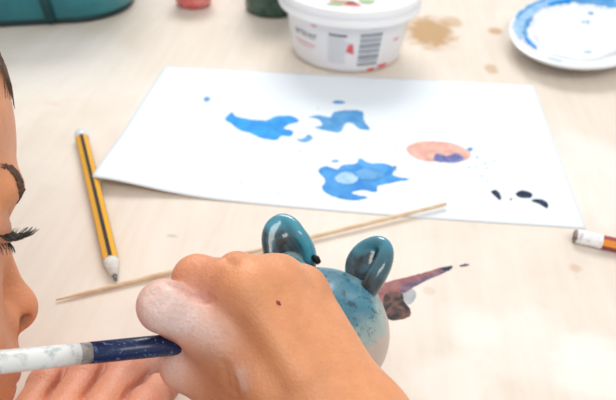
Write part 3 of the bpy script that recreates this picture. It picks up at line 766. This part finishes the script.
# --- head: local millimetres, x forward from the nose tip, y towards the child's right cheek, z up
yaw = math.radians(38)
HF = CR @ np.array([math.cos(yaw), 0, -math.sin(yaw)]); HS = CR @ np.array([math.sin(yaw), 0, math.cos(yaw)]); HU = CR @ np.array([0, 1., 0])
HO = P(38, 309, .236)
def H(x, y, z): return HO + (HF * x + HS * y + HU * z) / 1000
HM = np.stack([HF, HS, HU], 1)
NB = np.array([-.215, -.310, .035])
def f_head(p):
    q = (p - HO) @ HM * 1000
    y = q.copy(); y[:, 1] = np.abs(y[:, 1])          # symmetric
    A = np.array
    d = ell(q, (-90, 0, 58), (81, 68, 76))
    d = smin(d, ell(q, (-66, 0, 5), (50, 52, 58)), 22)
    d = smin(d, ell(y, (-40, 20, -8), (23, 24, 26)), 12)       # cheeks
    d = smin(d, ell(q, (-28, 0, -38), (17, 17, 15)), 13)       # chin
    d = smin(d, cone(y, A([-34, 8, -38]), A([-88, 48, -14]), 11, 13), 14)   # jaw
    d = smin(d, ell(y, (-20, 18, 42), (10, 17, 8)), 8)         # brow
    d = smax(d, -ell(y, (-9, 25, 29), (10, 12, 9)), 9)         # orbit
    d = smin(d, ell(y, (-27.5, 26, 30), (12, 14, 10.5)), 3)    # lid over the eye
    d = smin(d, ell(q, (-19.5, 0, -17), (13, 21, 16)), 8)        # muzzle
    n_ = smin(cone(q, A([-20, 0, 36]), A([-9.5, 0, 4]), 5.0, 6.2), np.linalg.norm(q - A([-8.2, 0, 0.6]), axis=1) - 8.0, 5)
    n_ = smin(n_, ell(y, (-14.5, 7.5, -2.5), (6.5, 4.8, 5.8)), 3)
    d = smin(d, n_, 5)
    d = smax(d, -cone(y, A([-13, 4.5, -9.5]), A([-9.5, 8.0, -7.0]), 2.0, 1.9), 1.2)       # nostril
    lipu = ell(q, (-16.2, 0, -19.5), (7.5, 19, 3.6)); lipl = ell(q, (-17, 0, -27), (7.5, 16, 4.2))
    d = smin(d, smin(lipu, lipl, .5), 2.0)
    d = smax(d, -ell(q, (-9, 0, -23.2), (5, 22, 0.9)), 1)
    ear = ell(y, (-100, 69, 14), (15, 6, 26)); ear = smax(ear, -ell(y, (-97, 75, 16), (9, 5, 17)), 3)
    d = smin(d, ear, 4)
    d = d / 1000
    d = smin(d, cone(p, H(-112, 0, -8), NB, .044, .042), .02)
    return d
_fh = f_head
NQ = [((raycast(_fh, u, v)[0] - HO) @ HM) * 1000 for u, v in ((22.5, 323), (26.5, 319.5))]
def f_head(p):
    q = (p - HO) @ HM * 1000; q[:, 1] = np.abs(q[:, 1])
    a, b = (n_ + np.array([.3, -.6, .3]) for n_ in NQ); a[1] = abs(a[1]); b[1] = abs(b[1])
    return smax(_fh(p), -cone(q, a, b, 2.0, 1.5) / 1000, .0008)
# --- torso and limbs
HP = np.array([-.215, -.50, -.30])
def torso(p):
    d = fold([cone(p, NB + np.array([-.05, -.03, -.03]), HP + np.array([-.05, 0, .03]), .062, .070), cone(p, NB + np.array([.05, -.03, -.03]), HP + np.array([.05, 0, .03]), .062, .070)], .04)
    d = smin(d, cone(p, SH_R, SH_L, .038, .038), .04)
    return smin(d, cone(p, NB, NB + np.array([0, -.03, -.03]), .042, .06), .03)
KN = [np.array([-.28, -.20, -.27]), np.array([-.12, -.20, -.27])]
AN = [np.array([-.28, -.22, -.575]), np.array([-.12, -.22, -.575])]
def legs(p):
    ds = []
    for s_, k_, a_ in zip((-.06, .06), KN, AN):
        c = smin(cone(p, HP + np.array([s_, 0, -.0]), k_, .068, .047), cone(p, k_, a_, .045, .028), .02)
        ds.append(smin(c, cone(p, a_ + np.array([0, -.02, -.018]), a_ + np.array([0, .11, -.028]), .024, .016), .02))
    return fold(ds, .004)
def arms(p):
    a = smin(cone(p, SH_R, EL_R, .036, .027), smin(cone(p, EL_R, W_i, .026, .0145), cone(p, EL_R, W_p, .026, .0150), .01), .012)
    b = smin(cone(p, SH_L, EL_L, .036, .027), cone(p, EL_L, LWR, .026, .019), .012)
    return np.minimum(a, b)
def f_body(p):
    d = smin(smin(torso(p), arms(p), .02), legs(p), .03)
    return smin(d, cone(p, H(-112, 0, -8), NB, .044, .042), .02)
blocks = []
hr_lo = np.min([P(137, 250, .2), P(420, 480, .2), P(137, 330, .28), P(330, 240, .28)], axis=0) - .035
hr_hi = np.max([P(137, 250, .2), P(420, 480, .2), P(330, 240, .28), P(137, 250, .28)], axis=0) + .035
blocks.append(nets(f_hand_r, hr_lo, hr_hi, .00095))
allp = np.array([q_ for pts, _ in fing_l for q_ in pts] + [LWR] + tl_)
blocks.append(nets(f_hand_l, allp.min(0) - .030, allp.max(0) + .022, .0011))
hc = H(-88, 0, 35)
blocks.append(nets(f_head, hc - np.array([.125, .14, .125]), hc + np.array([.125, .12, .125]), .00105))
def f_body_cut(p):      # leave out what the finer blocks already carry
    return f_body(p)
v_, f_ = nets(f_body_cut, (-.40, -.60, -.62), (.17, -.08, .16), .0055)
c_ = v_[f_].mean(1)
keep = np.ones(len(f_), bool)
def inside(lo, hi, m_): return np.all((c_ > np.array(lo) + m_) & (c_ < np.array(hi) - m_), axis=1)
keep &= ~inside(hr_lo, hr_hi, .016); keep &= ~inside(allp.min(0) - .030, allp.max(0) + .022, .012)
keep &= ~inside(hc - np.array([.125, .14, .125]), hc + np.array([.125, .12, .125]), .012)
blocks.append((v_, f_[keep]))
off = 0; VV = []; FF = []
for a, b in blocks: VV.append(a); FF.append(b + off); off += len(a)
VV = np.concatenate(VV); FF = np.concatenate(FF)
used = np.zeros(len(VV), bool); used[FF.ravel()] = True; rm = np.cumsum(used) - 1; VV = VV[used]; FF = rm[FF]
def gs(c, r): return np.exp(-(np.linalg.norm(VV - c, axis=1) / r) ** 2)
col = np.tile(SK, (len(VV), 1))
def tint(w_, c): 
    global col
    w_ = np.clip(w_, 0, 1)[:, None]; col = col * (1 - w_) + np.array(c) * w_
RED = (.58, .20, .13); PALE = (.74, .42, .27)
for q_ in [P(205, 297, .215), P(226, 268, .225), P(180, 345, .22)]: tint(gs(q_, .006) * .8, RED)
tint(gs((fing_l[1][0][1] + fing_l[2][0][1]) / 2, .05) * .8, (.68, .29, .18))
for pts, _ in fing_l:
    tint(gs(pts[1], .012) * .7, (.66, .30, .21)); tint(gs(pts[3], .010) * .6, (.74, .40, .33))
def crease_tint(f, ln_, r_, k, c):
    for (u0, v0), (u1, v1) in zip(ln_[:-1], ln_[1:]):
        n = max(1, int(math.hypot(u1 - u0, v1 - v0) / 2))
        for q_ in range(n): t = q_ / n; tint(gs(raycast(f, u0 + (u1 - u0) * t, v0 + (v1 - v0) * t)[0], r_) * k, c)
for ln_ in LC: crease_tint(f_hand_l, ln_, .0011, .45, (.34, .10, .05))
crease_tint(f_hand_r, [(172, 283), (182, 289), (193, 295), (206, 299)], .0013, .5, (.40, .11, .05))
for u, v in [(205, 372), (215, 390), (235, 400), (226, 345)]: tint(gs(raycast(f_hand_r, u, v)[0], .010) * .6, (.52, .20, .09))  # shading on the fist's lower left put into the skin colour
tint(gs(P(165, 370, .225), .016) * .8, (.70, .42, .32))
tint(gs(P(195, 280, .218), .010) * .5, (.64, .25, .13))
hq = (VV - HO) @ HM * 1000
lp = np.clip(1.6 - np.minimum(ell(hq, (-16, 0, -19.5), (9, 19, 4.6)), ell(hq, (-17, 0, -27), (9, 16, 5.4))) - .6, 0, 1) * (np.abs(hq[:, 1]) < 22)
lp *= (hq[:, 0] > -26) & (hq[:, 0] < 0)
tint(lp * .8, (.56, .22, .17))
for n_ in NQ: tint(gs(H(*n_), .0018) * 2, (.09, .025, .015)); tint(gs(H(n_[0], -n_[1], n_[2]), .0019) * 1.3, (.09, .025, .015))  # nostril darkness painted into the skin colour
tint(gs(H(-4, 0, 2), .009) * .5, (.74, .30, .13)); tint(gs(H(-22, 34, -8), .020) * .4, (.74, .34, .20))
lidw = np.clip(1.2 - np.abs(ell(np.c_[hq[:, 0], np.abs(hq[:, 1]), hq[:, 2]], (-28.5, 26, 29.5), (12, 14, 10.5))) / 2, 0, 1)
tint(lidw * .55, (.46, .20, .12))
dust_shine = np.clip(gs(P(158, 304, .206), .0105) * 1.2 + gs(P(188, 322, .208), .009) * .6 + gs(P(214, 336, .206), .007) * .35 + gs(P(239, 374, .204), .0028) * .45 + gs(P(244, 386, .204), .0022) * .4 + gs(P(168, 368, .222), .008) * .5 + gs(T(165, 372, .012), .008) * .7 + gs(T(128, 385, .018), .006) * .4, 0, 1)  # clay dust, plus the nail shine of a left fingertip painted in
person = np_mesh('person', VV, FF, MSK, cols={'skin': col, 'dust_shine': np.c_[dust_shine, dust_shine, dust_shine]})
tag(person, 'person in profile at the left edge, eyes lowered, painting with the right fist', 'person')

# small scratch on the back of the hand
sc0, sc1, sc2 = (raycast(f_hand_r, u, v)[0] for u, v in ((278, 303), (280.5, 305), (276, 301)))
M_scab = mat('scab', (.28, .025, .03), .5)
MB().tube([sc2, sc0, sc1], [.0003, .0008, .0003], 8).tube([raycast(f_hand_r, 277, 304.5)[0], sc0, raycast(f_hand_r, 280, 302)[0]], [.0002, .0006, .0002], 8).build('scratch_mark', M_scab, person, label='small dark red scab on the back of the hand')

# hair, brows, lashes
M_hair = mat('brown_hair', (.07, .035, .018), .45)
L(M_hair, ramp(M_hair, noise(M_hair, 300, 4, .6), [(.35, (.06, .030, .016)), (.65, (.19, .105, .058))]), bsdf(M_hair).inputs['Base Color'])
def f_hair(p):
    q = (p - HO) @ HM * 1000; y = q.copy(); y[:, 1] = np.abs(y[:, 1])
    d = ell(q, (-95, 0, 59), (81.5, 72, 80.5))
    cut = (q[:, 0] + 30) * .80 + (74 - q[:, 2]) * .62     # hairline plane
    d = smax(d, cut, 4)
    bun = ell(q, (-178, 0, 70), (26, 26, 24))
    side = ell(y, (-118, 58, 20), (34, 18, 45))
    d = smin(smin(d, side, 10), bun, 8)
    return (d + 1.0 * np.sin(y[:, 2] * .5 + y[:, 0] * .9)) / 1000 * .8
v_, f_ = nets(f_hair, hc - .15, hc + .15, .0022); np_mesh('hair', v_, f_, M_hair, person, label='brown hair tied back')
hb = MB()
for k in range(150):           # loose fine strands along the hairline and temple
    s_ = rng.uniform(-1, 1); yy = 62 * s_; x0 = -42 - 18 * s_ * s_ + rng.normal(0, 3); z0_ = 100 - 34 * s_ * s_ + rng.normal(0, 4)
    pts = []
    for t in np.linspace(0, 1, 6):
        q_ = np.array([x0 + 14 * math.sin(2.2 * t) - 34 * t * t, yy * (1 + .10 * t), z0_ + 4 - 12 * t + 20 * t * t])
        e_ = ell(q_[None], (-90, 0, 58), (81, 68, 76))[0]; n_ = (q_ - np.array([-90, 0, 58])); n_ /= np.linalg.norm(n_); q_ = q_ - n_ * (e_ - 1.2 - 1.0 * math.sin(3 * t))
        pts.append(H(*q_))
    hb.tube(pts, [.00008, .00018, .0002, .0002, .00018, .0001], 5)
for k in range(150):            # wisps lying on the forehead below the hairline
    yy = rng.uniform(2, 48); z1 = 84 - 14 * rng.uniform(0, 1) ** 2; pts = []
    for t in np.linspace(0, 1, 5):
        zq = (z1 + 26) * (1 - t) + z1 * t; yq = yy + 5 * t; xs = np.linspace(8, -70, 300)
        hit = np.argmax(f_head(np.array([H(x, yq, zq) for x in xs])) < 0); pts.append(H(xs[hit] + .5 + 1.2 * math.sin(3 * t), yq, zq))
    hb.tube(pts, [.00025, .00028, .00026, .0002, .00006], 5)
hb.build('hair_strands', M_hair, person)
M_lash = mat('lash_black', (.012, .008, .007), .5); M_brow = mat('brow_brown', (.10, .048, .025), .6)
BL = np.array([(-22, 172), (-8, 166), (2, 166), (10, 169), (15, 174), (19, 182), (21, 192), (21.5, 204)], float); brow_hairs = []
for k in range(520):
    t = rng.uniform(0, len(BL) - 1.01); i = int(t); c = BL[i] * (1 - t + i) + BL[i + 1] * (t - i); tg = BL[i] - BL[i + 1]; tg /= np.linalg.norm(tg)
    wd_ = 2.6 * min(1, .35 + t / 4); c = c + np.array([tg[1], -tg[0]]) * rng.uniform(-wd_, wd_)
    for _ in range(14):
        w_, d_ = raycast(f_head, c[0], c[1], .16, .30)
        if .1605 < d_ < .235: break
        c[0] -= 1.0
    else: continue
    a = ((w_ - HO) @ HM) * 1000; e_ = ((P(c[0] + tg[0] * 5 + rng.normal(0, .6), c[1] + tg[1] * 5 - .5, d_) - HO) @ HM) * 1000
    nn = a - np.array([-60, 8, 30]); nn /= np.linalg.norm(nn); brow_hairs.append((a, a + (e_ - a) * .9 + nn * .1, a + (e_ - a) * .5 + nn * .5))
for side in (1, -1):
    lb = MB()
    for k in range(44):
        a = -.95 + 1.9 * k / 43; cx = -28.5 + 12.6 * math.cos(a); cy = 26 + 14.4 * math.sin(a); root = np.array([cx, cy, 30.3 - 1.5 * abs(math.sin(a))])
        dr_ = np.array([math.cos(a), math.sin(a) * 1.1, 0]); dr_ /= np.linalg.norm(dr_); ln_ = 7.0 + rng.normal(0, .8)
        pts = [root + dr_ * ln_ * t + np.array([rng.normal(0, .1), rng.normal(0, .25), -2.6 * math.sin(2.4 * t) + 2.4 * t * t]) for t in (0, .25, .5, .75, 1)]
        lb.tube([H(x, y * side, z) for x, y, z in pts], [.00024, .00024, .0002, .00014, .00005], 5)
    lid_e = [np.array([-28.5 + 12.3 * math.cos(a), (26 + 14.2 * math.sin(a)), 30.1 - 1.5 * abs(math.sin(a))]) for a in np.linspace(-1.2, 1.2, 14)]
    lb.tube([H(x, y * side, z) for x, y, z in lid_e], [.0005] * 14, 6)
    for k in range(18):
        a = -1.1 + 2.2 * k / 17; root = np.array([-28.5 + 12.0 * math.cos(a), 26 + 13.8 * math.sin(a), 26.5]); dr_ = np.array([math.cos(a), math.sin(a), 0])
        lb.tube([H(x, y * side, z) for x, y, z in (root, root + dr_ * 1.3 + np.array([0, 0, -1.6]), root + dr_ * 2.0 + np.array([0, 0, -3.4]))], [.0002, .00016, .00005], 5)
    lb.build('eyelashes', M_lash, person, label='long dark lashes')
    bb = MB()
    for la, lo_, mi_ in brow_hairs: bb.tube([H(x, y * side, z) for x, y, z in (la, mi_, lo_)], [.00026, .00024, .00008], 5)
    bb.build('eyebrow', M_brow, person)

# clothes (outside the picture on the near side of the table)
M_shirt = mat('striped_cotton', (.25, .33, .45), .85); M_short = mat('navy_cotton', (.05, .06, .10), .85); M_shoe = mat('white_canvas', (.7, .7, .7), .7)
def f_shirt(p):
    sl = np.minimum(cone(p, SH_R, SH_R * .35 + EL_R * .65, .041, .037), cone(p, SH_L, SH_L * .4 + EL_L * .6, .041, .037))
    d = smin(torso(p) - .005, sl, .02)
    d = smax(d, HP[2] + .0 - p[:, 2], .004)
    return smax(d, -(np.linalg.norm(p - NB - np.array([.005, .035, .045]), axis=1) - .066), .004)
v_, f_ = nets(f_shirt, (-.40, -.62, -.40), (.17, -.12, .14), .005); np_mesh('t_shirt', v_, f_, M_shirt, person)
def f_short(p):
    ds = [cone(p, HP + np.array([s_, 0, 0]), HP * .3 + k_ * .7 + np.array([0, 0, -.003]), .075, .062) for s_, k_ in zip((-.06, .06), KN)]
    return smax(fold(ds, .01), p[:, 2] - HP[2] - .05, .004)
v_, f_ = nets(f_short, (-.40, -.62, -.42), (.02, -.15, -.2), .006); np_mesh('shorts', v_, f_, M_short, person)
stool = empty('stool', (-.2, -.50, TZ), 'low wooden stool under the person, out of the picture', 'stool')
sb_ = MB().lathe((-.2, -.50, -.400), [(.0001, 0), (.15, 0), (.155, .006), (.155, .020), (.15, .025), (.0001, .025)], 48, closed=False).build('seat', M_leg, stool)
for a, b in ((-1, -1), (-1, 1), (1, -1), (1, 1)):
    MB().tube([(-.2 + a * .085, -.50 + b * .085, -.40), (-.2 + a * .12, -.50 + b * .12, TZ)], [.014, .012], 14).build('leg', M_leg, stool)

# ------------------------------------------------------------------ paint brush in the fist
bA = P(0, 362, .190); bB = P(178, 344, .226); bd = (bB - bA); bl = np.linalg.norm(bd); bd /= bl
tt = bl
while f_pot((bA + bd * tt)[None])[0] > .0004 and tt < .2: tt += .0005
tip = tt
br = empty('paintbrush', bA, 'navy and white handled paintbrush held in the fist, pointing at the clay animal', 'paintbrush')
qb = lambda t: bA + bd * t
M_bw = paint('chipped_white_handle_paint', (.80, .82, .80), (.42, .47, .47), 260, .4, .2, (.50, .68))
M_bn = mat('navy_handle_lacquer', (.006, .016, .07), .3, spec=.35, coat=.25)
scr = ramp(M_bn, noise(M_bn, 260, 5, .7, stretch=(1, 2.5, 2.5), dist=1.2), [(.57, (.006, .017, .075)), (.66, (.16, .26, .44))])
L(M_bn, scr, bsdf(M_bn).inputs['Base Color'])
M_bg = paint('scuffed_grey_band', (.16, .15, .16), (.38, .33, .30), 300, .5, .1)
xw = bl * .400; xg = bl * .462
MB().tube([qb(-.010), qb(-.009), qb(.0), qb(xw * .6), qb(xw)], [.0020, .0034, .00355, .0035, .0034], 28).build('white_handle_end', M_bw, br, label='chipped white painted handle end')
MB().tube([qb(xw), qb(xw + .0005), qb(xg)], [.0033, .0034, .0034], 28).build('grey_band', M_bg, br, label='scuffed grey band')
MB().tube([qb(xg), qb(bl), qb(tip - .030)], [.0035, .0038, .0031], 28).build('handle', M_bn, br, label='scratched glossy navy handle')
MB().tube([qb(tip - .0302), qb(tip - .022), qb(tip - .012)], [.0029, .0031, .0027], 24).build('ferrule', M_fer, br)
MB().tube([qb(tip - .0122), qb(tip - .007), qb(tip - .001)], [.0026, .0031, .0004], 20).build('bristles', M_blk, br)
